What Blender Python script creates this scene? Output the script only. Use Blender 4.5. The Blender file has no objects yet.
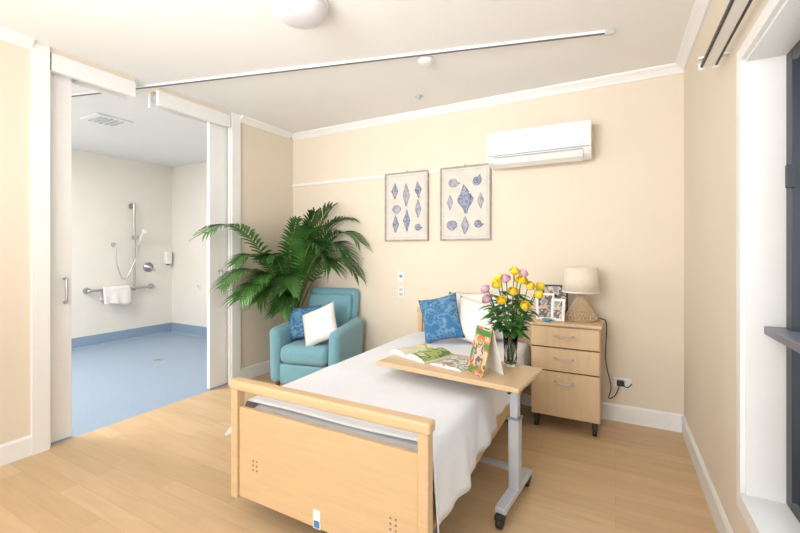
import bpy, bmesh, math, random
from mathutils import Vector, Matrix
R=random.Random(7)
sc=bpy.context.scene
col=sc.collection
# ---------------- materials ----------------
def mat(name,c,rough=.5,metal=0,var=.04,scale=8,bump=0,bscale=200,trans=0,emit=0,spec=.5,stretch=None,c2=None,sheen=0):
    m=bpy.data.materials.new(name); m.use_nodes=True
    nt=m.node_tree; b=nt.nodes['Principled BSDF']
    b.inputs['Roughness'].default_value=rough; b.inputs['Metallic'].default_value=metal
    b.inputs['Specular IOR Level'].default_value=spec
    tc=nt.nodes.new('ShaderNodeTexCoord'); mp=nt.nodes.new('ShaderNodeMapping')
    nt.links.new(tc.outputs['Object'],mp.inputs['Vector'])
    if stretch: mp.inputs['Scale'].default_value=stretch
    n=nt.nodes.new('ShaderNodeTexNoise'); n.inputs['Scale'].default_value=scale; n.inputs['Detail'].default_value=4
    nt.links.new(mp.outputs['Vector'],n.inputs['Vector'])
    r=nt.nodes.new('ShaderNodeValToRGB')
    a=[max(0,x*(1-var)) for x in c]; d=[min(1,x*(1+var)) for x in c]
    if c2: a=c2; d=c
    r.color_ramp.elements[0].position=.35; r.color_ramp.elements[1].position=.65
    r.color_ramp.elements[0].color=(*a,1); r.color_ramp.elements[1].color=(*d,1)
    nt.links.new(n.outputs['Fac'],r.inputs['Fac']); nt.links.new(r.outputs['Color'],b.inputs['Base Color'])
    if bump:
        n2=nt.nodes.new('ShaderNodeTexNoise'); n2.inputs['Scale'].default_value=bscale
        nt.links.new(tc.outputs['Object'],n2.inputs['Vector'])
        bp=nt.nodes.new('ShaderNodeBump'); bp.inputs['Strength'].default_value=bump; bp.inputs['Distance'].default_value=.004
        nt.links.new(n2.outputs['Fac'],bp.inputs['Height']); nt.links.new(bp.outputs['Normal'],b.inputs['Normal'])
    if trans: b.inputs['Transmission Weight'].default_value=trans; b.inputs['IOR'].default_value=1.4
    if sheen: b.inputs['Sheen Weight'].default_value=sheen
    if emit: b.inputs['Emission Color'].default_value=(*c,1); b.inputs['Emission Strength'].default_value=emit
    return m
M_wall=mat('wall_paint',(.78,.69,.572),.85,var=.008,scale=2)
M_ceil=mat('ceiling_paint',(.88,.88,.875),.9,var=.006,scale=2)
M_white=mat('white_trim',(.86,.865,.865),.4,var=.01)
M_bwall=mat('bathroom_vinyl_wall',(.86,.825,.765),.5,var=.01,scale=3)
M_bfloor=mat('bathroom_vinyl_floor',(.31,.40,.525),.5,var=.05,scale=60)
M_bcove=mat('bathroom_cove',(.25,.35,.48),.5,var=.05,scale=60)
M_wood=mat('beech_laminate',(.69,.49,.285),.4,var=.035,scale=4,stretch=(1,6,12))
M_woodt=mat('beech_table',(.66,.47,.285),.4,var=.05,scale=4,stretch=(2,14,2))
M_woodc=mat('maple_laminate',(.67,.49,.30),.4,var=.05,scale=3,stretch=(8,8,1))
M_teal=mat('teal_fabric',(.185,.395,.475),.9,var=.08,scale=120,bump=.4,bscale=500,sheen=.3)
M_sheet=mat('white_coverlet',(.84,.85,.895),.85,var=.01,bump=.6,bscale=120)
M_mat=mat('mattress_cloth',(.80,.80,.81),.8)
M_linen=mat('white_linen',(.87,.85,.82),.9,var=.03,scale=30,bump=.3,bscale=300)
M_grey=mat('light_grey_metal',(.56,.60,.65),.35,metal=.2)
M_dgrey=mat('steel_grey',(.28,.29,.31),.4,metal=.5)
M_black=mat('black_rubber',(.02,.02,.022),.5)
M_alu=mat('dark_window_aluminium',(.035,.04,.05),.4,metal=.3)
M_slot=mat('track_slot_grey',(.16,.16,.17),.7)
M_sillg=mat('grey_aluminium',(.20,.22,.26),.4,metal=.4)
M_chrome=mat('brushed_steel',(.50,.50,.51),.28,metal=.9)
M_plastic=mat('white_plastic',(.88,.88,.875),.35,var=.005)
M_palm=mat('palm_leaf',(.10,.25,.05),.4,c2=(.03,.11,.022),scale=6)
M_stem=mat('palm_stem',(.18,.25,.06),.6)
M_pot=mat('ceramic_pot',(.5,.48,.45),.5)
M_soil=mat('soil',(.05,.03,.02),.9)
M_leaf=mat('flower_leaf',(.08,.24,.045),.45,c2=(.03,.11,.022),scale=12)
M_yel=mat('yellow_petal',(.98,.78,.10),.6,c2=(.92,.66,.05),scale=20)
M_pink=mat('lilac_petal',(.80,.52,.62),.6,c2=(.64,.36,.50),scale=20)
M_rattan=mat('rattan',(.70,.54,.36),.8,var=.12,scale=60)
M_shade=mat('lamp_shade_linen',(.80,.72,.60),.9,var=.03,scale=60,emit=.03)
M_legw=mat('dark_wood',(.12,.06,.03),.5)
M_frame=mat('taupe_frame',(.45,.40,.35),.6,c2=(.34,.30,.26),scale=20)
M_paper=mat('art_paper',(.70,.67,.615),.9,c2=(.645,.615,.56),scale=12)
M_shell=mat('shell_print_blue',(.15,.18,.32),.9,c2=(.36,.38,.47),scale=34)
M_shell2=mat('shell_print_grey',(.27,.29,.40),.9,c2=(.48,.47,.50),scale=34)
M_ink=mat('shell_print_ink',(.09,.11,.22),.9)
M_dome=mat('opal_glass',(.70,.69,.73),.4,var=.01,emit=.02)
M_glassw=mat('vase_glass',(.95,.98,.97),.03,trans=1,var=0)
M_page=mat('page_paper',(.85,.83,.80),.6)
def photo_mat(name,cols,scale=14,lo=.25,smooth=False):
    m=bpy.data.materials.new(name); m.use_nodes=True
    nt=m.node_tree; b=nt.nodes['Principled BSDF']; b.inputs['Roughness'].default_value=.35
    tc=nt.nodes.new('ShaderNodeTexCoord'); n=nt.nodes.new('ShaderNodeTexVoronoi'); n.inputs['Scale'].default_value=scale
    n.feature='SMOOTH_F1'
    n0=nt.nodes.new('ShaderNodeTexNoise'); n0.inputs['Scale'].default_value=scale*.8
    mx=nt.nodes.new('ShaderNodeMixRGB'); mx.inputs['Fac'].default_value=.5
    nt.links.new(tc.outputs['Object'],n0.inputs['Vector']); nt.links.new(tc.outputs['Object'],n.inputs['Vector'])
    nt.links.new(n.outputs['Color'],mx.inputs['Color1']); nt.links.new(n0.outputs['Color'],mx.inputs['Color2'])
    sp=nt.nodes.new('ShaderNodeSeparateColor'); nt.links.new(mx.outputs['Color'],sp.inputs['Color'])
    r=nt.nodes.new('ShaderNodeValToRGB'); r.color_ramp.interpolation='LINEAR' if smooth else 'CONSTANT'
    k=len(cols)
    while len(r.color_ramp.elements)<k: r.color_ramp.elements.new(.5)
    for i,c in enumerate(cols):
        r.color_ramp.elements[i].position=lo+.5*i/k if i else 0; r.color_ramp.elements[i].color=(*c,1)
    nt.links.new(sp.outputs['Red'],r.inputs['Fac']); nt.links.new(r.outputs['Color'],b.inputs['Base Color'])
    return m
M_green=photo_mat('garden_photo_page',[(.16,.26,.05),(.34,.44,.10),(.08,.15,.04),(.60,.60,.32)],20)
M_greenl=photo_mat('garden_text_page',[(.62,.60,.42),(.70,.68,.5),(.38,.46,.12),(.75,.66,.30),(.74,.72,.6)],14)
M_food=photo_mat('magazine_photo_page',[(.75,.73,.68),(.36,.27,.18),(.8,.78,.74),(.24,.32,.20),(.6,.62,.6)],24)
M_card=photo_mat('greeting_card_print',[(.08,.26,.06),(.60,.16,.06),(.60,.50,.30),(.06,.16,.05),(.75,.38,.10)],26)
M_bcush=photo_mat('blue_leaf_fabric',[(.03,.12,.28),(.05,.19,.38),(.17,.34,.50),(.04,.13,.28),(.09,.25,.42)],26,smooth=True)
M_pic=photo_mat('family_photo',[(.45,.42,.40),(.15,.12,.10),(.65,.5,.4),(.25,.3,.38)],30)
for m in (M_bcush,): m.node_tree.nodes['Principled BSDF'].inputs['Roughness'].default_value=.9
def floor_mat():
    m=bpy.data.materials.new('maple_vinyl_planks'); m.use_nodes=True
    nt=m.node_tree; b=nt.nodes['Principled BSDF']; b.inputs['Roughness'].default_value=.38
    tc=nt.nodes.new('ShaderNodeTexCoord')
    br=nt.nodes.new('ShaderNodeTexBrick'); nt.links.new(tc.outputs['Object'],br.inputs['Vector'])
    br.inputs['Scale'].default_value=1; br.inputs['Brick Width'].default_value=.9; br.inputs['Row Height'].default_value=.095
    br.inputs['Mortar Size'].default_value=.001; br.inputs['Color1'].default_value=(.69,.49,.29,1); br.inputs['Color2'].default_value=(.60,.415,.23,1)
    br.inputs['Mortar'].default_value=(.50,.35,.19,1); br.inputs['Bias'].default_value=-.1
    mp=nt.nodes.new('ShaderNodeMapping'); mp.inputs['Scale'].default_value=(1.2,9,1)
    nt.links.new(tc.outputs['Object'],mp.inputs['Vector'])
    n=nt.nodes.new('ShaderNodeTexNoise'); n.inputs['Scale'].default_value=2.5; n.inputs['Detail'].default_value=5; n.inputs['Distortion'].default_value=.5
    nt.links.new(mp.outputs['Vector'],n.inputs['Vector'])
    r=nt.nodes.new('ShaderNodeValToRGB'); r.color_ramp.elements[0].color=(.93,.92,.91,1); r.color_ramp.elements[1].color=(1.04,1.04,1.04,1)
    r.color_ramp.elements[0].position=.3; r.color_ramp.elements[1].position=.7
    nt.links.new(n.outputs['Fac'],r.inputs['Fac'])
    mx=nt.nodes.new('ShaderNodeMixRGB'); mx.blend_type='MULTIPLY'; mx.inputs['Fac'].default_value=1
    nt.links.new(br.outputs['Color'],mx.inputs['Color1']); nt.links.new(r.outputs['Color'],mx.inputs['Color2'])
    nt.links.new(mx.outputs['Color'],b.inputs['Base Color'])
    return m
M_floor=floor_mat()
# ---------------- geometry helpers ----------------
def group(name,loc=(0,0,0),rz=0):
    e=bpy.data.objects.new(name,None); e.location=loc; e.rotation_euler=(0,0,math.radians(rz)); e.empty_display_size=.1
    col.objects.link(e); return e
def fin(name,bm,m,parent=None,smooth=False,M=None):
    if M is not None: bmesh.ops.transform(bm,matrix=M,verts=bm.verts)
    bmesh.ops.recalc_face_normals(bm,faces=bm.faces)
    me=bpy.data.meshes.new(name); bm.to_mesh(me); bm.free()
    for p in me.polygons: p.use_smooth=smooth
    for x in (m if isinstance(m,list) else [m]): me.materials.append(x)
    o=bpy.data.objects.new(name,me); col.objects.link(o)
    if parent: o.parent=parent
    return o
def boxes(name,lst,m,parent=None,bev=0,seg=2,smooth=False,M=None):
    bm=bmesh.new()
    for (x0,x1,y0,y1,z0,z1) in lst:
        r=bmesh.ops.create_cube(bm,size=1)
        for v in r['verts']:
            v.co=Vector(((x0+x1)/2+v.co.x*(x1-x0),(y0+y1)/2+v.co.y*(y1-y0),(z0+z1)/2+v.co.z*(z1-z0)))
    if bev: bmesh.ops.bevel(bm,geom=bm.edges[:],offset=bev,segments=seg,affect='EDGES',profile=.5)
    return fin(name,bm,m,parent,smooth,M)
def box(name,b,m,parent=None,bev=0,seg=2,smooth=False,M=None): return boxes(name,[b],m,parent,bev,seg,smooth,M)
def raw(name,verts,faces,m,parent=None,smooth=False,M=None,recalc=True):
    bm=bmesh.new(); vs=[bm.verts.new(v) for v in verts]
    for f in faces:
        try: bm.faces.new([vs[i] for i in f])
        except ValueError: pass
    return fin(name,bm,m,parent,smooth,M)
def catmull(P,n=8):
    P=[Vector(p) for p in P]; Q=[P[0]]+P+[P[-1]]; out=[]
    for i in range(1,len(Q)-2):
        a,b,c,d=Q[i-1:i+3]
        for k in range(n):
            t=k/n; out.append(.5*((2*b)+(c-a)*t+(2*a-5*b+4*c-d)*t*t+(3*b-a-3*c+d)*t**3))
    out.append(P[-1]); return out
def tube(name,pts,r,m,parent=None,n=10,M=None,bmx=None):
    pts=[Vector(p) for p in pts]; bm=bmx or bmesh.new(); rings=[]
    for i,p in enumerate(pts):
        T=(pts[min(i+1,len(pts)-1)]-pts[max(i-1,0)]).normalized()
        if i==0:
            up=Vector((0,0,1)) if abs(T.z)<.9 else Vector((1,0,0))
        A=T.cross(up).normalized(); B=A.cross(T).normalized(); up=B
        rr=r[i] if isinstance(r,(list,tuple)) else r
        rings.append([bm.verts.new(p+A*rr*math.cos(2*math.pi*k/n)+B*rr*math.sin(2*math.pi*k/n)) for k in range(n)])
    for i in range(len(rings)-1):
        for k in range(n): bm.faces.new([rings[i][k],rings[i][(k+1)%n],rings[i+1][(k+1)%n],rings[i+1][k]])
    bm.faces.new(rings[0]); bm.faces.new(rings[-1])
    if bmx: return
    return fin(name,bm,m,parent,True,M)
def cyl(name,a,b,r,m,parent=None,n=24):
    o=tube(name,[a,b],r,m,parent,n)
    for p in o.data.polygons: p.use_smooth=len(p.vertices)==4
    return o
def lathe(name,prof,m,parent=None,c=(0,0,0),n=40,M=None):
    bm=bmesh.new(); rings=[]
    for r,z in prof:
        rings.append([bm.verts.new((c[0]+r*math.cos(2*math.pi*k/n),c[1]+r*math.sin(2*math.pi*k/n),c[2]+z)) for k in range(n)])
    for i in range(len(rings)-1):
        for k in range(n): bm.faces.new([rings[i][k],rings[i][(k+1)%n],rings[i+1][(k+1)%n],rings[i+1][k]])
    bm.faces.new(rings[0]); bm.faces.new(rings[-1])
    return fin(name,bm,m,parent,True,M)
def prism(name,prof,axis,a,b,m,parent=None,smooth=False):
    vs=[];n=len(prof)
    for t in (a,b):
        for p,q in prof: vs.append((t,p,q) if axis=='x' else (p,t,q))
    fs=[[i,(i+1)%n,n+(i+1)%n,n+i] for i in range(n)]+[list(range(n)),list(range(n,2*n))]
    return raw(name,vs,fs,m,parent,smooth)
def pillow(name,w,h,t,m,parent=None,M=None,N=18):
    vs=[];fs=[]
    for s in (1,-1):
        for i in range(N+1):
            for j in range(N+1):
                u=-1+2*i/N; v=-1+2*j/N
                x=w/2*u*(1-.09*(1-v*v)*abs(u)); y=h/2*v*(1-.09*(1-u*u)*abs(v))
                z=s*t/2*(max(0,(1-u**4)*(1-v**4))**.6)*(1+.06*math.sin(5*u+3*v)*(1 if s>0 else -1))
                vs.append((x,y,z))
    K=(N+1)**2
    for s in (0,1):
        for i in range(N):
            for j in range(N):
                a=s*K+i*(N+1)+j; fs.append([a,a+N+1,a+N+2,a+1])
    bm=bmesh.new(); V=[bm.verts.new(v) for v in vs]
    for f in fs: bm.faces.new([V[k] for k in f])
    bmesh.ops.remove_doubles(bm,verts=bm.verts,dist=.0005)
    return fin(name,bm,m,parent,True,M)
def T(x,y,z): return Matrix.Translation((x,y,z))
def RX(a): return Matrix.Rotation(math.radians(a),4,'X')
def RY(a): return Matrix.Rotation(math.radians(a),4,'Y')
def RZ(a): return Matrix.Rotation(math.radians(a),4,'Z')
XL,XR,YB,YS,H=-3.36,.443,3.57,-3.2,2.7
# ---------------- room shell ----------------
box('floor',(XL-.04,XR,YS,YB,-.06,0),M_floor)
box('bathroom_floor',(-6.4,XL-.04,.4,4.0,-.06,0),M_bfloor)
box('ceiling',(-6.55,XR+.2,YS-.1,4.15,H,H+.1),M_ceil)
box('wall_back',(XL-.0,XR+.16,YB,YB+.12,0,H),M_wall)
boxes('wall_left',[(XL-.03,XL,YS,1.25,0,H),(XL-.03,XL,2.70,YB,0,H),(XL-.14,XL,1.25,1.8,2.67,H),(XL-.14,XL,1.98,2.70,2.67,H)],M_wall)
boxes('wall_left_bathroom_side',[(XL-.14,XL-.11,YS,1.25,0,H),(XL-.14,XL-.11,2.70,4.0,0,H)],M_bwall)
boxes('wall_right',[(XR,XR+.16,YS,.2,0,H),(XR,XR+.16,2.0,YB,0,H),(XR,XR+.16,.2,2.0,0,.37),(XR,XR+.16,.2,2.0,2.07,H)],M_wall)
boxes('wall_south',[(XL,-3.0,YS-.12,YS,0,H),(0,XR,YS-.12,YS,0,H),(-3,0,YS-.12,YS,0,.5),(-3,0,YS-.12,YS,2.35,H)],M_wall)  # unseen wall; its opening is invented to let the south fill light in
box('wall_bathroom_far',(-6.5,-6.4,.3,4.1,0,H),M_bwall)
box('wall_bathroom_back',(-6.4,XL-.14,4.0,4.1,0,H),M_bwall)
box('wall_bathroom_near',(-6.4,XL-.14,.3,.4,0,H),M_bwall)
prism('baseboard_bathroom_far',[(-6.4,0),(-6.34,0),(-6.375,.03),(-6.385,.16),(-6.4,.16)],'y',.4,4.0,M_bcove)
prism('baseboard_bathroom_back',[(4.0,0),(3.94,0),(3.975,.03),(3.985,.16),(4.0,.16)],'x',-6.4,XL-.14,M_bcove)
bt=.016
def bb(ax,w,s):
    return [(w,0),(w+s*bt,0),(w+s*bt,.115),(w+s*bt*.5,.13),(w,.13)]
prism('baseboard_back',bb('x',YB,-1),'x',XL,XR,M_white)
g=group('baseboard_left'); prism('run_a',bb('y',XL,1),'y',YS,1.157,M_white,g); prism('run_b',bb('y',XL,1),'y',2.80,YB-.016,M_white,g)
prism('baseboard_right',bb('y',XR,-1),'y',YS,YB-.016,M_white)
def cor(w,s): return [(w,H),(w+s*.06,H),(w+s*.055,H-.012),(w+s*.035,H-.028),(w+s*.014,H-.052),(w+s*.012,H-.062),(w,H-.062)]
prism('trim_cornice_back',cor(YB,-1),'x',XL,XR,M_white)
g=group('trim_cornice_left'); prism('run_a',cor(XL,1),'y',YS,1.157,M_white,g); prism('run_b',cor(XL,1),'y',2.80,YB-.06,M_white,g)
prism('trim_cornice_right',cor(XR,-1),'y',YS,YB-.06,M_white)
box('trim_wall_duct',(XL,-.98,YB-.014,YB,2.088,2.114),M_white)
g=group('trim_door_architrave')
boxes('architrave',[(XL,XL+.02,1.157,1.25,0,H),(XL,XL+.02,2.70,2.80,0,H)],M_white,g)
boxes('jamb_lining',[(XL-.03,XL,1.25,1.262,0,2.55),(XL-.14,XL-.11,1.25,1.262,0,2.55),(XL-.03,XL,2.688,2.70,0,2.55),(XL-.14,XL-.11,2.688,2.70,0,2.55)],M_white,g)
boxes('head_fascia',[(XL-.03,XL+.012,1.262,1.80,2.55,2.67),(XL-.14,XL-.11,1.262,1.80,2.55,2.67),(XL-.03,XL+.012,1.98,2.688,2.55,2.67),(XL-.14,XL-.11,1.98,2.688,2.55,2.67)],M_white,g,bev=.003)
boxes('slide_rail',[(XL-.085,XL-.055,1.265,1.79,2.60,2.65),(XL-.085,XL-.055,1.99,2.685,2.60,2.65)],M_grey,g)
for nm,y0,y1,hy in (('door_1',.25,1.40,1.355),('door_2',2.50,3.5,2.60)):
    g=group(nm)
    box('panel',(XL-.09,XL-.05,y0,y1,.012,2.59),M_white,g,bev=.003)
    x=XL-.05
    tube('pull_handle',catmull([(x,hy,.97),(x+.035,hy,.975),(x+.038,hy,1.05),(x+.035,hy,1.13),(x,hy,1.135)],6),.009,M_chrome,g)
    lathe('hanger_bolt',[(.008,0),(.008,.02)],M_dgrey,g,c=(XL-.07,hy,2.585),n=10)
g=group('ceiling_hoist_track')
A=Vector((-.04,2.80,0)); D=(Vector((-3.36,1.935,0))-A).normalized(); L=4.55
ang=math.degrees(math.atan2(D.y,D.x))
Mt=T(A.x,A.y,0)@RZ(ang)
box('rail_body',(0,L,-.011,.011,2.684,2.7),M_plastic,g,bev=.002,M=Mt)
box('rail_slot',(.01,L-.01,-.008,.008,2.680,2.685),M_slot,g,M=Mt)
box('end_stop',(-.03,.02,-.016,.016,2.672,2.7),M_grey,g,bev=.003,M=Mt)
for k in (.9,1.8,2.7,3.1): box('mount_%d'%int(k*10),(k-.03,k+.03,-.018,.018,2.69,2.6995),M_plastic,g,M=Mt)
g=group('ceiling_dome_light',(-1.53,1.68,0))
lathe('base_ring',[(.155,2.7),(.155,2.68),(.15,2.675)],M_plastic,g)
lathe('opal_bowl',[(.148,2.677),(.147,2.655),(.135,2.63),(.11,2.612),(.07,2.60),(.02,2.596),(.001,2.596)],M_dome,g)
g=group('smoke_detector',(-1.19,2.595,0))
lathe('body',[(.055,2.70),(.055,2.685),(.045,2.668),(.02,2.662),(.001,2.662)],M_plastic,g)
g=group('sprinkler_head',(-1.53,3.19,0))
lathe('plate',[(.04,2.70),(.038,2.694),(.015,2.69),(.012,2.672),(.001,2.672)],M_grey,g)
g=group('bathroom_exhaust_vent',(-4.68,2.23,0))
box('frame',(-.17,.17,-.17,.17,2.685,2.7),M_plastic,g,bev=.006)
boxes('louvres',[(-.12,.12,-.12+.05*i,-.10+.05*i,2.675,2.688) for i in range(5)],M_grey,g)
# ---------------- bathroom fittings ----------------
xb=-6.4
g=group('shower_grab_rail')
tube('vertical_rail',catmull([(xb,3.38,2.0),(xb+.06,3.38,2.0),(xb+.07,3.38,1.95),(xb+.07,3.38,.85),(xb+.07,3.38,.78)],8),.019,M_chrome,g)
tube('horizontal_rail',catmull([(xb,2.80,.78),(xb+.06,2.80,.78),(xb+.07,2.84,.78),(xb+.07,3.2,.78),(xb+.07,3.62,.78),(xb+.06,3.66,.78),(xb,3.66,.78)],6),.019,M_chrome,g)
for i,(y,z) in enumerate(((3.38,2.0),(2.80,.78),(3.66,.78))): cyl('flange_%d'%i,(xb,y,z),(xb+.012,y,z),.045,M_chrome,g)
g=group('hand_shower')
box('slider',(xb+.05,xb+.12,3.355,3.42,1.5,1.56),M_chrome,g,bev=.008)
tube('handle',[(xb+.12,3.42,1.42),(xb+.13,3.45,1.55),(xb+.16,3.47,1.62)],[.012,.013,.016],M_plastic,g)
lathe('rose',[(.001,.02),(.03,.02),(.045,0),(.04,-.01),(.001,-.01)],M_plastic,g,M=T(xb+.18,3.48,1.62)@RY(55),n=20)
tube('hose',catmull([(xb+.12,3.42,1.42),(xb+.10,3.40,1.25),(xb+.1,3.24,.92),(xb+.1,3.14,1.1),(xb+.06,3.13,1.4),(xb+.02,3.13,1.42)],8),.007,M_chrome,g)
lathe('wall_elbow',[(.03,0),(.03,.02),(.012,.03),(.012,.05)],M_chrome,g,M=T(xb,3.13,1.42)@RY(90),n=16)
g=group('mixer_tap')
lathe('plate',[(.075,0),(.075,.01),(.03,.015),(.028,.06),(.001,.065)],M_chrome,g,M=T(xb,3.62,1.08)@RY(90),n=24)
tube('lever',[(xb+.055,3.62,1.08),(xb+.08,3.68,1.02)],.009,M_chrome,g)
vs=[];fs=[];prof=[]
for k in range(8): prof.append((xb+.022+.001*k,.62+.15*k/7))
for a in range(0,181,30): prof.append((xb+.07-.034*math.cos(math.radians(a))*1.0,.785+.034*math.sin(math.radians(a))))
for k in range(9): prof.append((xb+.106+.004*k,.77-.20*k/8))
NY=16
for j in range(NY+1):
    y=2.95+.36*j/NY
    for i,(x,z) in enumerate(prof):
        dd=max(0,.78-z); vs.append((x+(.05*dd*math.sin(y*45)if i>12 else 0),y,z+(.02*math.sin(j*.4) if i==len(prof)-1 else 0)))
mm=len(prof)
for j in range(NY):
    for i in range(mm-1): a=j*mm+i; fs.append([a,a+1,a+mm+1,a+mm])
o=raw('white_towel',vs,fs,M_linen,None,True); sm=o.modifiers.new('thick','SOLIDIFY'); sm.thickness=.008; sm.offset=1
g=group('wall_soap_dispenser')
box('case',(xb-.001,xb+.08,3.86,3.96,1.12,1.32),M_plastic,g,bev=.015,seg=3); box('spout',(xb+.02,xb+.06,3.89,3.93,1.10,1.12),M_dgrey,g)
g=group('bathroom_switch'); box('plate',(-5.75,-5.68,3.99,4.0,.72,.84),M_plastic,g,bev=.003); box('key',(-5.725,-5.705,3.983,3.99,.76,.80),M_grey,g)
g=group('bathroom_floor_drain',(-4.9,2.9,0)); lathe('grate',[(.05,0.0),(.05,.004),(.001,.004)],M_chrome,g,n=24)
# ---------------- window ----------------
g=group('window_1')
x0,x1=XR,XR+.16
boxes('reveal_lining',[(x0,x1,1.988,2.0,.37,2.07),(x0,x1,.2,.212,.37,2.07),(x0,x1,.212,1.988,2.058,2.07)],M_white,g)
box('sill_board',(x0-.02,x1,.212,1.988,.37,.392),M_white,g,bev=.003)
boxes('architrave',[(x0-.016,x0,2.0,2.05,.32,2.12),(x0-.016,x0,.15,.2,.32,2.12),(x0-.016,x0,.2,2.0,2.07,2.12),(x0-.016,x0,.2,2.0,.32,.37)],M_white,g)
fx0,fx1=x0+.115,x0+.155
boxes('aluminium_frame',[(fx0,fx1,1.93,1.988,.392,2.058),(fx0,fx1,.212,.27,.392,2.058),(fx0,fx1,.27,1.93,2.0,2.058),(fx0,fx1,.27,1.93,.392,.45),(fx0+.005,fx1,1.05,1.11,.45,2.0)],M_alu,g,bev=.003)
boxes('sash_frame',[(fx0-.015,fx0+.02,1.88,1.93,.45,2.0),(fx0-.015,fx0+.02,.27,.32,.45,2.0)],M_alu,g,bev=.002)
box('transom_ledge',(x0+.045,fx1,.27,1.96,1.02,1.05),M_sillg,g,bev=.003)
box('glass',(fx0+.02,fx0+.026,.27,1.93,.45,2.0),mat('tinted_glass',(.55,.6,.62),.02,trans=1,var=0),g)
box('latch',(fx0-.035,fx0-.01,1.86,1.875,1.55,1.63),M_alu,g,bev=.003)
g=group('curtain_track')
for i,x in enumerate((.355,.41)): 
    box('track_%d'%i,(x-.005,x+.005,-.2,2.32,2.187,2.203),M_alu,g,bev=.003)
    box('track_cap_%d'%i,(x-.010,x+.010,2.32,2.335,2.18,2.21),M_plastic,g)
boxes('brackets',[(.335,XR,y,y+.025,2.205,2.213) for y in (.1,.9,1.6,2.25)],M_plastic,g)
boxes('valance_strip',[(.361,.404,-.2,2.32,2.19,2.2)],M_plastic,g)
box('exterior_ground',(.75,6,-3,8,-.25,-.15),mat('paving',(.25,.24,.22),.9,var=.2,scale=4))
g=group('garden_fence'); boxes('palings',[(3.4,3.43,-3+i*.16,-2.86+i*.16,-.15,1.7) for i in range(60)],mat('fence_timber',(.13,.12,.11),.8,var=.2),g)
boxes('rails',[(3.43,3.5,-3,6.5,.2,.28),(3.43,3.5,-3,6.5,1.3,1.38)],M_dgrey,g)
# ---------------- air conditioner ----------------
g=group('wall_air_conditioner',(.02,0,.022))
yb=YB
prof=[(yb,2.045),(yb-.10,2.035),(yb-.17,2.06),(yb-.205,2.10),(yb-.212,2.14),(yb-.212,2.29),(yb-.20,2.312),(yb-.17,2.322),(yb,2.322)]
prism('casing',prof,'x',-.985,-.185,M_plastic,g)
box('front_panel',(-.975,-.195,yb-.219,yb-.212,2.115,2.30),M_plastic,g,bev=.003)
box('panel_gap',(-.98,-.19,yb-.214,yb-.209,2.106,2.113),M_dgrey,g)
prism('louvre',[(yb-.105,2.028),(yb-.172,2.052),(yb-.206,2.09),(yb-.211,2.088),(yb-.177,2.044),(yb-.107,2.021)],'x',-.93,-.24,M_plastic,g)
box('louvre_shadow',(-.93,-.24,yb-.213,yb-.205,2.094,2.099),M_dgrey,g)
boxes('top_grille',[(-.94+.05*i,-.91+.05*i,yb-.16,yb-.03,2.322,2.324) for i in range(15)],M_grey,g)
box('badge',(-.26,-.22,yb-.221,yb-.219,2.13,2.14),M_grey,g)
# ---------------- pictures ----------------
def shell_pts(kind,cx,cz,w,h,rot=0):
    pts=[]
    if kind=='spire':   # pointed whorled spire, swollen body whorl, narrow canal at the foot
        prof=[(0,.5),(.05,.44),(.12,.40),(.09,.385),(.18,.32),(.15,.30),(.27,.23),(.22,.21),(.40,.12),(.34,.10),(.50,.02),(.47,-.06),(.36,-.16),(.20,-.27),(.12,-.38),(.07,-.48)]
        pts=[(x*w,z*h) for x,z in prof]+[(-x*w*.85,z*h) for x,z in reversed(prof[1:])]
    elif kind=='fan':   # scallop
        pts.append((-.14*w,-.5*h))
        for i in range(41):
            t=math.pi*(-.12+1.24*i/40); rr=1+.07*abs(math.sin(t*6)); pts.append((-w*.5*math.cos(t)*rr,h*(.05+.45*math.sin(t)*rr)))
        pts.append((.14*w,-.5*h))
    else:               # nautilus with open mouth
        for i in range(38):
            t=2*math.pi*i/38; rr=.60+.40*(i/38); pts.append((w*.5*math.cos(t)*rr,h*.5*math.sin(t)*rr))
        pts.append((w*.62,-h*.12)); pts.append((w*.40,-h*.02))
    c,s_=math.cos(rot),math.sin(rot)
    return [(cx+c*px-s_*pz,cz+s_*px+c*pz) for px,pz in pts]
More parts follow.
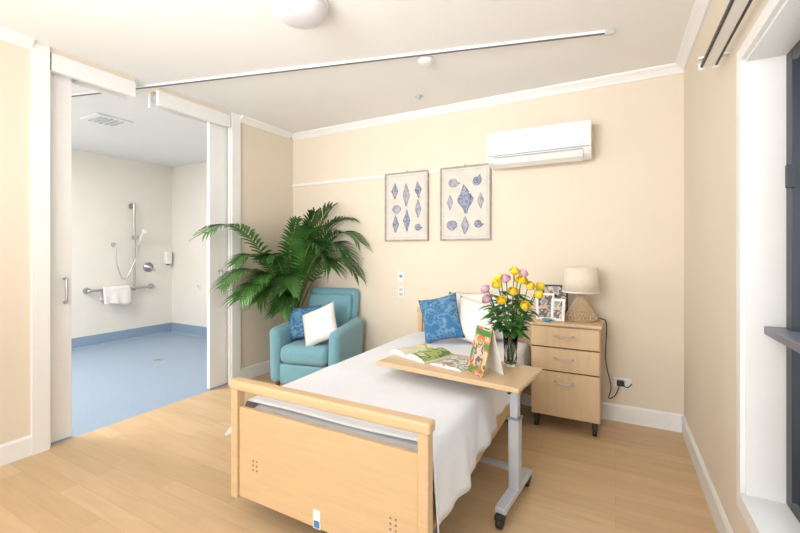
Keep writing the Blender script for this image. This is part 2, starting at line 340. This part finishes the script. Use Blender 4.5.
def picture(name,x0,x1,z0,z1,shells):
    g=group(name); y=YB
    f=.014
    boxes('frame',[(x0,x0+f,y-.03,y,z0,z1),(x1-f,x1,y-.03,y,z0,z1),(x0+f,x1-f,y-.03,y,z0,z0+f),(x0+f,x1-f,y-.03,y,z1-f,z1)],M_frame,g,bev=.002)
    box('paper',(x0+f,x1-f,y-.018,y-.016,z0+f,z1-f),M_paper,g)
    a=.035
    X0,X1,Z0,Z1=x0+a,x1-a,z0+a,z1-a;w=.002
    boxes('printed_border',[(X0,X0+w,y-.0192,y-.018,Z0,Z1),(X1-w,X1,y-.0192,y-.018,Z0,Z1),(X0,X1,y-.0192,y-.018,Z0,Z0+w),(X0,X1,y-.0192,y-.018,Z1-w,Z1)],M_frame,g)
    bmo=bmesh.new(); bml=bmesh.new()
    for k,mm in ((0,M_shell),(1,M_shell2)):
        bmk=bmesh.new()
        for s in shells:
            if s[5]!=k: continue
            rot=s[6] if len(s)>6 else 0
            cx=x0+(x1-x0)*s[1]; cz=z0+(z1-z0)*s[2]
            P=shell_pts(s[0],cx,cz,s[3],s[4],rot)
            fce=bmk.faces.new([bmk.verts.new((p[0],y-.0195,p[1])) for p in P])
            tube('',[(p[0],y-.0197,p[1]) for p in P+[P[0]]],.0011,None,n=4,bmx=bmo)
            c,s_=math.cos(rot),math.sin(rot)
            def W(px,pz): return (cx+c*px-s_*pz,y-.0200,cz+s_*px+c*pz)
            w_,h_=s[3],s[4]
            if s[0]=='spire':
                for (zz,ww) in ((.385,.08),(.30,.14),(.21,.21),(.10,.33)):
                    tube('',[W(-ww*w_*.9,zz*h_-.004),W(0,zz*h_-.010),W(ww*w_,zz*h_)],.0011,None,n=4,bmx=bml)
                tube('',[W(.10*w_,.02*h_),W(.24*w_,-.06*h_),W(.12*w_,-.24*h_),W(.02*w_,-.40*h_)],.0018,None,n=4,bmx=bml)
            elif s[0]=='fan':
                for q in range(-3,4): tube('',[W(q*.03*w_,-.46*h_),W(q*.135*w_,(.38-.03*q*q)*h_)],.0010,None,n=4,bmx=bml)
            else:
                tube('',[W(w_*.42*(1-i/26)*math.cos(i*.5),h_*.42*(1-i/26)*math.sin(i*.5)) for i in range(25)],.0012,None,n=4,bmx=bml)
        bmesh.ops.triangulate(bmk,faces=bmk.faces[:])
        fin('shell_prints_%d'%k,bmk,mm,g)
    fin('shell_outlines',bmo,M_ink,g); fin('shell_line_work',bml,M_paper,g)
    cyl('hook',((x0+x1)/2,y-.01,z1),((x0+x1)/2,y-.01,z1+.018),.006,M_chrome,g,n=10)
picture('shell_picture',-2.086,-1.60,1.43,2.12,[('spire',.24,.73,.085,.17,0,3.14),('spire',.5,.67,.085,.24,1),('spire',.77,.73,.08,.17,0,.1),('fan',.28,.46,.095,.085,1),('spire',.25,.25,.08,.18,0),('spire',.52,.29,.085,.23,0,3.14),('spire',.77,.46,.07,.19,1),('round',.77,.2,.085,.08,0)])
picture('shell_picture',-1.475,-.985,1.43,2.12,[('round',.27,.79,.115,.10,1),('round',.73,.79,.11,.10,0,1.2),('spire',.5,.55,.17,.28,0,.08),('spire',.2,.52,.065,.15,1),('spire',.81,.52,.065,.15,1,3.14),('fan',.24,.2,.10,.09,0),('spire',.5,.2,.085,.17,1),('round',.76,.22,.09,.085,0)])
g=group('wall_switch'); box('plate',(-1.94,-1.87,YB-.012,YB,.86,.98),M_plastic,g,bev=.003); boxes('keys',[(-1.925,-1.885,YB-.018,YB-.012,.88,.91),(-1.925,-1.885,YB-.018,YB-.012,.925,.955)],M_grey,g)
g=group('nurse_call_button'); box('plate',(-1.935,-1.875,YB-.012,YB,1.02,1.12),M_plastic,g,bev=.003); box('key',(-1.92,-1.89,YB-.018,YB-.012,1.06,1.09),mat('call_green',(.1,.4,.3),.4),g)
# ---------------- armchair ----------------
g=group('armchair',(-2.60,3.13,0),12)
box('base_frame',(-.30,.30,-.29,.28,.09,.27),M_teal,g,bev=.02,seg=3,smooth=True)
box('seat_cushion',(-.245,.245,-.345,.20,.275,.445),M_teal,g,bev=.06,seg=6,smooth=True)
box('front_apron',(-.245,.245,-.325,-.27,.09,.272),M_teal,g,bev=.015,seg=3,smooth=True)
for s,nm in ((-1,'arm_left'),(1,'arm_right')):
    a,b=sorted((s*.240,s*.355))
    o=box(nm,(a,b,-.335,.30,.09,.60),M_teal,g,bev=.053,seg=7,smooth=True)
    for v in o.data.vertices:
        if v.co.z>.3: v.co.z+= .05*(v.co.y+.335)/.6; v.co.x+=s*.012
Mb=T(0,.20,.27)@RX(-11)
o=box('backrest',(-.285,.285,-.03,.10,-.1,.68),M_teal,g,bev=.062,seg=7,smooth=True,M=Mb)
o=box('back_cushion',(-.243,.243,-.095,-.01,.14,.61),M_teal,g,bev=.04,seg=5,smooth=True,M=Mb)
for i,(x,y) in enumerate(((-.28,-.29),(.28,-.29),(-.26,.25),(.26,.25))):
    lathe('leg_%d'%i,[(.014,0),(.024,.09),(.024,.1)],M_legw,g,c=(x,y,0),n=16)
pillow('leaf_print_cushion',.34,.34,.11,M_bcush,None,M=T(-2.735,3.06,.615)@RZ(24)@RX(72)@RZ(4))
pillow('white_scatter_cushion',.37,.37,.13,M_linen,None,M=T(-2.475,2.99,.625)@RZ(4)@RX(64)@RZ(26))
# ---------------- palm ----------------
g=group('potted_palm')
pc=(-3.19,3.39)
lathe('pot',[(.085,0),(.09,.005),(.12,.22),(.125,.25),(.115,.25),(.108,.22),(.001,.22)],M_pot,g,c=(pc[0],pc[1],0))
lathe('soil',[(.107,.215),(.107,.228),(.001,.23)],M_soil,g,c=(pc[0],pc[1],0))
base=Vector((pc[0]+.02,pc[1]-.02,.5))
fr=[((-3.22,2.34,1.50),(-3.2,2.85,1.84),.27),((-3.2,2.50,1.02),(-3.16,2.92,1.42),.24),((-3.0,2.52,.90),(-3.1,2.9,1.25),.24),
 ((-3.03,3.28,1.66),(-3.15,3.25,1.25),.22),((-2.71,3.46,1.80),(-3.0,3.38,1.50),.32),((-2.36,3.44,1.44),(-2.75,3.42,1.80),.30),
 ((-2.38,3.44,1.10),(-2.7,3.38,1.55),.28),((-2.62,3.15,1.38),(-2.85,3.18,1.60),.26),((-3.02,2.84,1.26),(-3.1,3.1,1.45),.18),
 ((-3.05,2.75,1.02),(-3.1,3.05,1.3),.22),((-2.50,3.48,1.66),(-2.85,3.42,1.70),.30),((-2.88,2.98,.98),(-2.98,3.12,1.3),.24),
 ((-2.60,3.3,1.18),(-2.8,3.32,1.6),.28),((-2.9,3.42,1.74),(-3.1,3.4,1.35),.26),((-2.8,3.25,1.55),(-3.0,3.3,1.45),.28),((-2.97,2.98,.74),(-3.02,3.2,1.1),.22),((-3.15,2.60,1.22),(-3.16,2.95,1.52),.2),((-2.45,3.35,1.3),(-2.75,3.35,1.7),.28),((-3.08,2.8,.85),(-3.08,3.05,1.15),.24)]
vs=[];fs=[]; bs=bmesh.new()
def cl(p): 
    p.x=max(p.x,XL+.012+.01*R.random()); p.y=min(p.y,YB-.025-.01*R.random()); return p
for tip,ctl,LL in fr:
    P2=Vector(tip);P1=Vector(ctl);b0=base+Vector((R.uniform(-.03,.03),R.uniform(-.03,.03),0))
    P0=Vector((b0.x,b0.y,.225))
    def B(t): return (1-t)**2*b0+2*t*(1-t)*P1+t*t*P2
    rp=[P0]+[B(k/14) for k in range(15)]
    tube('',[cl(p.copy()) for p in rp],[.010-.0085*k/15 for k in range(16)],None,n=6,bmx=bs)
    n=25
    for k in range(n):
        q=k/(n-1); t=.30+.70*q; p=B(t); Tn=(B(min(1,t+.02))-B(t-.02)).normalized()
        S=Tn.cross(Vector((0,0,1))).normalized(); N=S.cross(Tn).normalized()
        for sd in (-1,1):
            ln=LL*(.45+.62*math.sin(math.pi*(.12+.72*q)))*R.uniform(.88,1.1)*(1 if q<.95 else .75)
            d=(Tn*(.55+.5*q)+S*sd*.9+N*.22+Vector((R.uniform(-.08,.08),R.uniform(-.08,.08),0))).normalized()
            wv=d.cross(N).normalized()*.0145
            b=len(vs)
            for j in range(5):
                s=j/4; c=p+d*ln*s+Vector((0,0,-ln*.32*s*s)); w=(.5,1,.9,.55,.03)[j]
                vs+= [cl(c-wv*w+N*.005*w), cl(c.copy()), cl(c+wv*w+N*.005*w)]
            for j in range(4):
                a=b+3*j; fs+=[[a,a+1,a+4,a+3],[a+1,a+2,a+5,a+4]]
raw('fronds',vs,fs,M_palm,g)
fin('stems',bs,M_stem,g,True)
# ---------------- bed ----------------
g=group('hospital_bed')
BX0,BX1=-1.69,-.605
def board(pref,y0,y1,top,ptop):
    boxes(pref+'_posts',[(BX0+.005,BX0+.05,y0,y1,.11,top-.03),(BX1-.05,BX1-.005,y0,y1,.11,top-.03)],M_wood,g,bev=.006)
    box(pref+'_top_rail',(BX0-.004,BX1+.004,y0-.006,y1+.006,top-.048,top),M_wood,g,bev=.012,seg=3)
    box(pref+'_panel',(BX0+.052,BX1-.052,y0+.012,y1-.015,.12,ptop),M_wood,g,bev=.004)
board('footboard',1.352,1.402,.692,.56)
board('headboard',3.49,3.54,.785,.65)
dots=[]
for cx,cz in ((-1.527,.30),(-.765,.265)):
    for i in range(2):
        for j in range(3): dots.append((cx-.016+.024*i,cx-.008+.024*i,1.362,1.365,cz-.03+.022*j,cz-.023+.022*j))
boxes('fixing_caps',dots,M_dgrey,g)
box('rating_label',(-1.165,-1.125,1.361,1.365,.12,.20),M_plastic,g); box('label_print',(-1.16,-1.13,1.359,1.361,.125,.155),mat('label_blue',(.08,.25,.55),.4),g)
boxes('side_rails',[(-1.655,-1.635,1.405,3.485,.21,.34),(-.66,-.64,1.405,3.485,.21,.34)],M_wood,g,bev=.004)
boxes('steel_subframe',[(-1.6,-1.56,1.45,3.45,.24,.28),(-.74,-.70,1.45,3.45,.24,.28),(-1.6,-.7,1.6,1.64,.24,.28),(-1.6,-.7,3.2,3.24,.24,.28),(-1.6,-.7,2.4,2.44,.24,.28)],M_grey,g)
box('deck',(-1.62,-.675,1.42,3.47,.30,.345),M_grey,g)
boxes('legs',[(-1.58,-1.54,1.66,1.70,.09,.24),(-.76,-.72,1.66,1.70,.09,.24),(-1.58,-1.54,3.14,3.18,.09,.24),(-.76,-.72,3.14,3.18,.09,.24)],M_grey,g)
for i,(x,y) in enumerate(((-1.56,1.68),(-.74,1.68),(-1.56,3.16),(-.74,3.16))): cyl('castor_%d'%i,(x-.018,y,.05),(x+.018,y,.05),.05,M_dgrey,g)
box('mattress',(-1.625,-.67,1.43,3.47,.35,.548),M_mat,g,bev=.03,seg=4,smooth=True)
ny=90; rows=[]; vs=[];fs=[]
def hemR(y): return .215+.165*min(1,max(0,(y-1.44)/1.2))+.008*math.sin(y*9)
def hemL(y): return .36+.02*math.sin(y*7)
for i in range(ny+1):
    y=1.425+(3.38-1.425)*i/ny; row=[]
    xl,xr,zt=-1.662,-.628,.572
    fl=.135*max(0,1-(y-1.425)/.16)**1.5
    for k in range(9):
        d=1-k/8; z=hemL(y)+(zt-.03-hemL(y))*(k/8)
        o=.012*d*math.sin(y*19)+.008*d*math.sin(y*41+1)+.02*d+fl*d**1.2
        row.append((xl-o,y,z))
    for a in (30,60): row.append((xl+.03-.03*math.cos(math.radians(a)),y,zt-.03+.03*math.sin(math.radians(a))))
    for k in range(25):
        x=xl+.03+(xr-xl-.06)*k/24
        row.append((x,y,zt+.003*math.sin(x*9+y*5)+.003*math.sin(y*13-x*4)))
    for a in (60,30): row.append((xr-.03+.03*math.cos(math.radians(a)),y,zt-.03+.03*math.sin(math.radians(a))))
    for k in range(10):
        d=k/9; z=zt-.03-(zt-.03-hemR(y))*d
        o=.016*d*math.sin(y*15+.6)+.009*d*math.sin(y*37)+.022*d
        row.append((xr+o,y,z))
    rows.append(row)
m=len(rows[0])
for r_ in rows: vs+=r_
for i in range(ny):
    for k in range(m-1): a=i*m+k; fs.append([a,a+1,a+m+1,a+m])
o=raw('coverlet',vs,fs,M_sheet,g,True)
sm=o.modifiers.new('thick','SOLIDIFY'); sm.thickness=.006; sm.offset=1
pillow('white_bed_pillow',.60,.42,.15,M_linen,None,M=T(-1.03,3.36,.775)@RX(68)@RZ(3))
pillow('white_bed_pillow',.42,.38,.14,M_linen,None,M=T(-1.02,3.17,.755)@RZ(-6)@RX(58)@RZ(-10))
pillow('blue_patterned_cushion',.33,.38,.12,M_bcush,None,M=T(-1.265,3.06,.775)@RZ(12)@RX(70)@RZ(14))
# ---------------- overbed table ----------------
g=group('overbed_table',(-.80,2.174,0),-6.1)
box('top',(-.425,.425,-.21,.21,.656,.68),M_woodt,g,bev=.006,seg=2)
box('edge_lip',(-.40,.40,-.212,-.2,.672,.684),M_woodt,g,bev=.003)
box('support_arm',(-.28,.36,-.03,.03,.625,.656),M_grey,g,bev=.004)
box('outer_column',(.31,.365,-.03,.03,.09,.46),M_grey,g,bev=.006)
box('inner_column',(.317,.358,-.023,.023,.46,.64),M_grey,g,bev=.004)
box('height_lever',(.33,.345,-.10,-.02,.605,.62),M_black,g,bev=.003)
box('column_collar',(.306,.369,-.034,.034,.45,.462),M_dgrey,g,bev=.003)
boxes('base_legs',[(.31,.365,-.22,.21,.065,.095),(-.32,.31,.17,.21,.065,.09)],M_grey,g,bev=.005)
for i,(x,y) in enumerate(((.338,-.22),(.338,.20),(-.29,.19))):
    cyl('castor_wheel_%d'%i,(x-.013,y,.032),(x+.013,y,.032),.032,M_black,g); box('castor_fork_%d'%i,(x-.022,x+.022,y-.026,y+.026,.04,.068),M_black,g,bev=.006)
TZ=.681
def openbook(name,loc,rz,w,h,mL,mR,hgt=.03):
    g=group(name,loc,rz); N=14
    for s,mm,nm in ((-1,mL,'left_pages'),(1,mR,'right_pages')):
        vs=[];fs=[]
        for i in range(N+1):
            q=i/N; z=.004+hgt*math.sin(math.pi*min(1,q*.92+.03))**.7*(1-.45*q)
            for y in (-h/2,h/2): vs.append((s*q*w,y,z)); 
            for y in (-h/2,h/2): vs.append((s*q*w,y,0))
        for i in range(N):
            a=4*i;b=a+4
            fs+=[[a,a+1,b+1,b],[a+2,b+2,b+3,a+3],[a,b,b+2,a+2],[a+1,a+3,b+3,b+1]]
        fs.append([4*N,4*N+1,4*N+3,4*N+2])
        o=raw(nm,vs,fs,[mm,M_page],g,False)
        for p in o.data.polygons:
            p.material_index=0 if p.normal.z>.5 else 1
openbook('open_garden_magazine',(-1.075,2.27,TZ),-22,.165,.25,M_greenl,M_green,.04)
openbook('open_food_magazine',(-.805,2.17,TZ),-14,.105,.21,M_food,M_food,.014)
g=group('greeting_card',(-.635,2.065,TZ),-40)
box('front_cover',(-.075,.075,-.001,.001,0,.25),M_card,g,M=T(0,-.03,.001)@RX(-15))
box('back_cover',(-.075,.075,-.001,.001,0,.25),M_page,g,M=T(0,.10,.001)@RX(15))
box('cover_title_strip',(-.06,.06,-.003,-.001,.205,.235),mat('cover_title_green',(.07,.20,.05),.4),g,M=T(0,-.03,.001)@RX(-15))
box('cover_portrait',(-.05,.035,-.003,-.001,.05,.15),M_pic,g,M=T(0,-.03,.001)@RX(-15))
# flowers
g=group('rose_bouquet_in_vase',(-.525,2.30,TZ))
lathe('glass_vase',[(.036,0),(.038,.004),(.036,.08),(.042,.18),(.040,.18),(.033,.08),(.033,.012),(.001,.012)],M_glassw,g)
lathe('water',[(.001,.0125),(.032,.0125),(.032,.09),(.001,.09)],mat('water',(.9,.95,.92),.02,trans=1,var=0),g)
vl=[];fl_=[]; bst=bmesh.new(); petals={0:([],[]),1:([],[])}
def rose(c,n,r,V,F):
    n=n.normalized(); a=n.orthogonal().normalized(); b_=n.cross(a)
    for ring,(cnt,rr,op,hs) in enumerate(((3,.30,.0,1.30),(4,.52,.08,1.25),(5,.74,.2,1.15),(6,.95,.42,1.0))):
        off=R.random()*6
        for k in range(cnt):
            az=off+2*math.pi*k/cnt; half=math.pi/cnt*1.5; b0=len(V)
            for i in range(6):
                v=i/5
                for j in range(7):
                    u=-1+2*j/6; an=az+u*half*(.45+.55*math.sin(math.pi*(.2+.45*v)))
                    rad=r*rr*(math.sin(min(1,v*1.25)*1.57)**.75+.22*op*v**4-.12*(1-op)*v**2+.03*u)
                    hh=r*hs*(1.3*v-.45*op*v**3-.16*v*v*u**4) 
                    V.append(c+a*math.cos(an)*rad+b_*math.sin(an)*rad+n*hh)
            for i in range(5):
                for j in range(6): q=b0+7*i+j; F.append([q,q+1,q+8,q+7])
def leaf(p,d,L,w,V,F):
    d=d.normalized(); s=d.cross(Vector((0,0,1))).normalized(); N=s.cross(d); b0=len(V)
    for i in range(6):
        t=i/5; c=p+d*L*t+Vector((0,0,-L*.25*t*t)); ww=w*math.sin(math.pi*min(1,.06+t*.94))**.8
        V+=[c-s*ww+N*ww*.3,c,c+s*ww+N*ww*.3]
    for i in range(5): a=b0+3*i; F+=[[a,a+1,a+4,a+3],[a+1,a+2,a+5,a+4]]
heads=[(-.12,-.02,.43,1),(-.06,.03,.49,0),(-.05,-.06,.46,0),(.02,0,.53,0),(.03,-.07,.43,0),(.055,.03,.52,1),(.10,-.03,.46,0),(.13,.03,.41,0),(-.09,.07,.47,0),(.02,.08,.48,0),(.09,-.09,.36,0),(-.125,.05,.37,1),(.13,.08,.45,0),(-.015,-.03,.49,1),(.07,-.06,.49,0),(-.10,-.07,.38,1),(-.02,-.09,.38,0)]
for (x,y,z,k) in heads:
    c=Vector((x,y,z-.02)); n=Vector((x*2.2,y*2.2-.05,.28))
    rose(c,n,.030,*petals[k])
    tube('',catmull([(R.uniform(-.015,.015),R.uniform(-.015,.015),.02),(x*.25,y*.25,.17),(x,y,z-.016)],5),.0028,None,n=6,bmx=bst)
for k in range(215):
    t=R.random(); az=R.uniform(0,6.28); rad=.02+.10*math.sin(math.pi*min(1,t*.9+.03)); z=.175+.225*t
    p=Vector((rad*math.cos(az)*R.uniform(.3,1),rad*math.sin(az)*R.uniform(.3,1),z))
    leaf(p,Vector((math.cos(az+R.uniform(-.4,.4)),math.sin(az+R.uniform(-.4,.4)),R.uniform(-.3,.7))),R.uniform(.05,.085),R.uniform(.013,.022),vl,fl_)
raw('yellow_roses',*petals[0],M_yel,g,True); raw('lilac_roses',*petals[1],M_pink,g,True)
raw('leaves',vl,fl_,M_leaf,g,True); fin('flower_stems',bst,M_leaf,g,True)
# ---------------- bedside cabinet ----------------
g=group('bedside_cabinet',(-.33,3.33,0),0)
w,d=.24,.185
box('carcass',(-w+.004,w-.004,-d+.02,d-.01,.10,.775),M_woodc,g,bev=.003)
box('top',(-w-.008,w+.008,-d-.01,d,.775,.80),M_woodc,g,bev=.008,seg=3)
for i,(a,b) in enumerate(((.62,.768),(.445,.61),(.11,.435))):
    box('drawer_front_%d'%i,(-w+.008,w-.008,-d,-d+.02,a,b),M_woodc,g,bev=.004)
    zc=(a+b)/2+.01 if i<2 else b-.07
    tube('handle_%d'%i,catmull([(-.06,-d,zc+.006),(-.055,-d-.022,zc),(0,-d-.026,zc-.008),(.055,-d-.022,zc),(.06,-d,zc+.006)],6),.0045,M_chrome,g)
boxes('drawer_shadow_gaps',[(-w+.008,w-.008,-d+.012,-d+.021,.611,.619),(-w+.008,w-.008,-d+.012,-d+.021,.436,.444)],M_legw,g)
cyl('lock',(.15,-d-.003,.73),(.15,-d,.73),.009,M_chrome,g)
for i,(x,y) in enumerate(((-w+.04,-d+.05),(w-.04,-d+.05),(-w+.04,d-.05),(w-.04,d-.05))):
    cyl('castor_%d'%i,(x-.014,y,.03),(x+.014,y,.03),.03,M_black,g); box('castor_housing_%d'%i,(x-.02,x+.02,y-.02,y+.025,.045,.10),M_black,g,bev=.006)
CZ=.8005
g=group('rattan_table_lamp',(-.235,3.36,CZ))
lathe('shade',[(.130,.215),(.133,.215),(.115,.405),(.112,.405),(.129,.218)],M_shade,g)
lathe('shade_trim',[(.134,.212),(.135,.222),(.1335,.222)],M_linen,g)
lathe('foot_ring',[(.108,0),(.112,.006),(.108,.014),(.10,.014)],M_rattan,g)
bm=bmesh.new()
for k in range(26):
    for sgn in (-1,1):
        pts=[]
        for i in range(9):
            t=i/8; an=2*math.pi*k/26+sgn*t*1.1; r=.105*(1-t)**1.35+.018+.01*math.sin(math.pi*t); pts.append((r*math.cos(an),r*math.sin(an),.008+.19*t))
        tube('',pts,.0032,None,n=5,bmx=bm)
fin('woven_base',bm,M_rattan,g,True)
lathe('inner_cone',[(.09,.01),(.05,.09),(.02,.18),(.012,.26),(.001,.26)],M_rattan,g)
lathe('bulb',[(.001,.25),(.014,.26),(.016,.28),(.03,.32),(.028,.345),(.012,.365),(.001,.367)],M_plastic,g)
def pframe(name,loc,rz,w,h,mf,b=.018):
    g=group(name,loc,rz); Mx=RX(-12)
    boxes('moulding',[(-w/2,-w/2+b,-.006,.006,0,h),(w/2-b,w/2,-.006,.006,0,h),(-w/2+b,w/2-b,-.006,.006,0,b),(-w/2+b,w/2-b,-.006,.006,h-b,h)],mf,g,bev=.002,M=Mx)
    box('photo',(-w/2+b,w/2-b,-.002,.004,b,h-b),M_pic,g,M=Mx)
    box('easel_strut',(-.015,.015,.0,.004,0,h*.7),mf,g,M=T(0,.075,0)@RX(15))
pframe('photo_frame',(-.475,3.25,CZ),12,.135,.205,M_plastic)
pframe('photo_frame',(-.385,3.22,CZ),-6,.10,.17,M_plastic,.02)
pframe('photo_frame',(-.425,3.40,CZ),5,.19,.26,M_black,.012)
g=group('small_blue_ornament',(-.45,3.165,CZ)); lathe('bowl',[(.02,0),(.034,.012),(.036,.02),(.03,.02),(.001,.008)],mat('blue_glaze',(.1,.35,.55),.2),g,n=24)
g=group('lamp_power_cord')
tube('cable',catmull([(-.13,3.42,.807),(-.09,3.45,.806),(-.06,3.46,.76),(-.065,3.44,.5),(-.03,3.45,.30),(-.045,3.47,.2),(-.0,3.50,.22),(.03,3.535,.30)],8),.004,M_black,g,n=8)
box('plug',(.01,.06,3.52,3.556,.285,.325),M_black,g,bev=.006)
tube('second_cable',catmull([(.04,3.53,.30),(.08,3.50,.29),(.11,3.54,.31)],6),.004,M_black,g,n=8)
box('socket_plate',(-.01,.11,YB-.012,YB,.26,.34),M_plastic,g,bev=.003)
# ---------------- lights ----------------
def area(name,loc,rot,sx,sy,p,c=(1,1,1),spread=180):
    l=bpy.data.lights.new(name,'AREA'); l.shape='RECTANGLE'; l.size=sx; l.size_y=sy; l.energy=p; l.color=c; l.spread=math.radians(spread)
    o=bpy.data.objects.new(name,l); o.location=loc; o.rotation_euler=[math.radians(a) for a in rot]; col.objects.link(o); return o
area('added_south_fill',(-1.5,YS-.2,1.45),(90,0,0),2.9,1.8,98,(.95,.98,1))  # fill light added behind the camera, outside the invented opening
area('daylight_side_window',(XR+.5,1.1,1.3),(90,0,90),1.7,1.7,36,(.92,.96,1))
area('added_back_wall_fill',(-1.3,-1.1,2.2),(97,0,0),1.8,.6,17,(1,1,1),85)  # unseen area light added to lift the back wall and far end
area('added_ceiling_fill',(-1.5,-.3,1.3),(155,0,0),1.2,1.0,37,(.99,.995,1))  # added upward fill behind the camera, brightens the ceiling
area('added_overhead_fill',(-1.6,-1.2,2.66),(0,0,0),1.6,.8,14,(1,.98,.96))  # extra downward fill behind the camera, no known fixture there
area('added_bathroom_fill',(-4.9,1.0,2.66),(0,0,0),1.4,.8,78,(1,.97,.93))  # area light added out of view to brighten the bathroom
w=bpy.data.worlds.new('world'); sc.world=w; w.use_nodes=True
bg=w.node_tree.nodes['Background']; bg.inputs['Color'].default_value=(.85,.92,1,1); bg.inputs['Strength'].default_value=.8
# ---------------- camera ----------------
cd=bpy.data.cameras.new('cam'); cam=bpy.data.objects.new('camera',cd); col.objects.link(cam)
cam.location=(0,0,1.33); cam.rotation_euler=(math.radians(90),0,math.radians(28.3)); cd.sensor_width=36; cd.lens=18.0; cd.shift_y=-.0194
cd.clip_start=.02
sc.camera=cam
sc.view_settings.view_transform='Standard'
print('DONE')
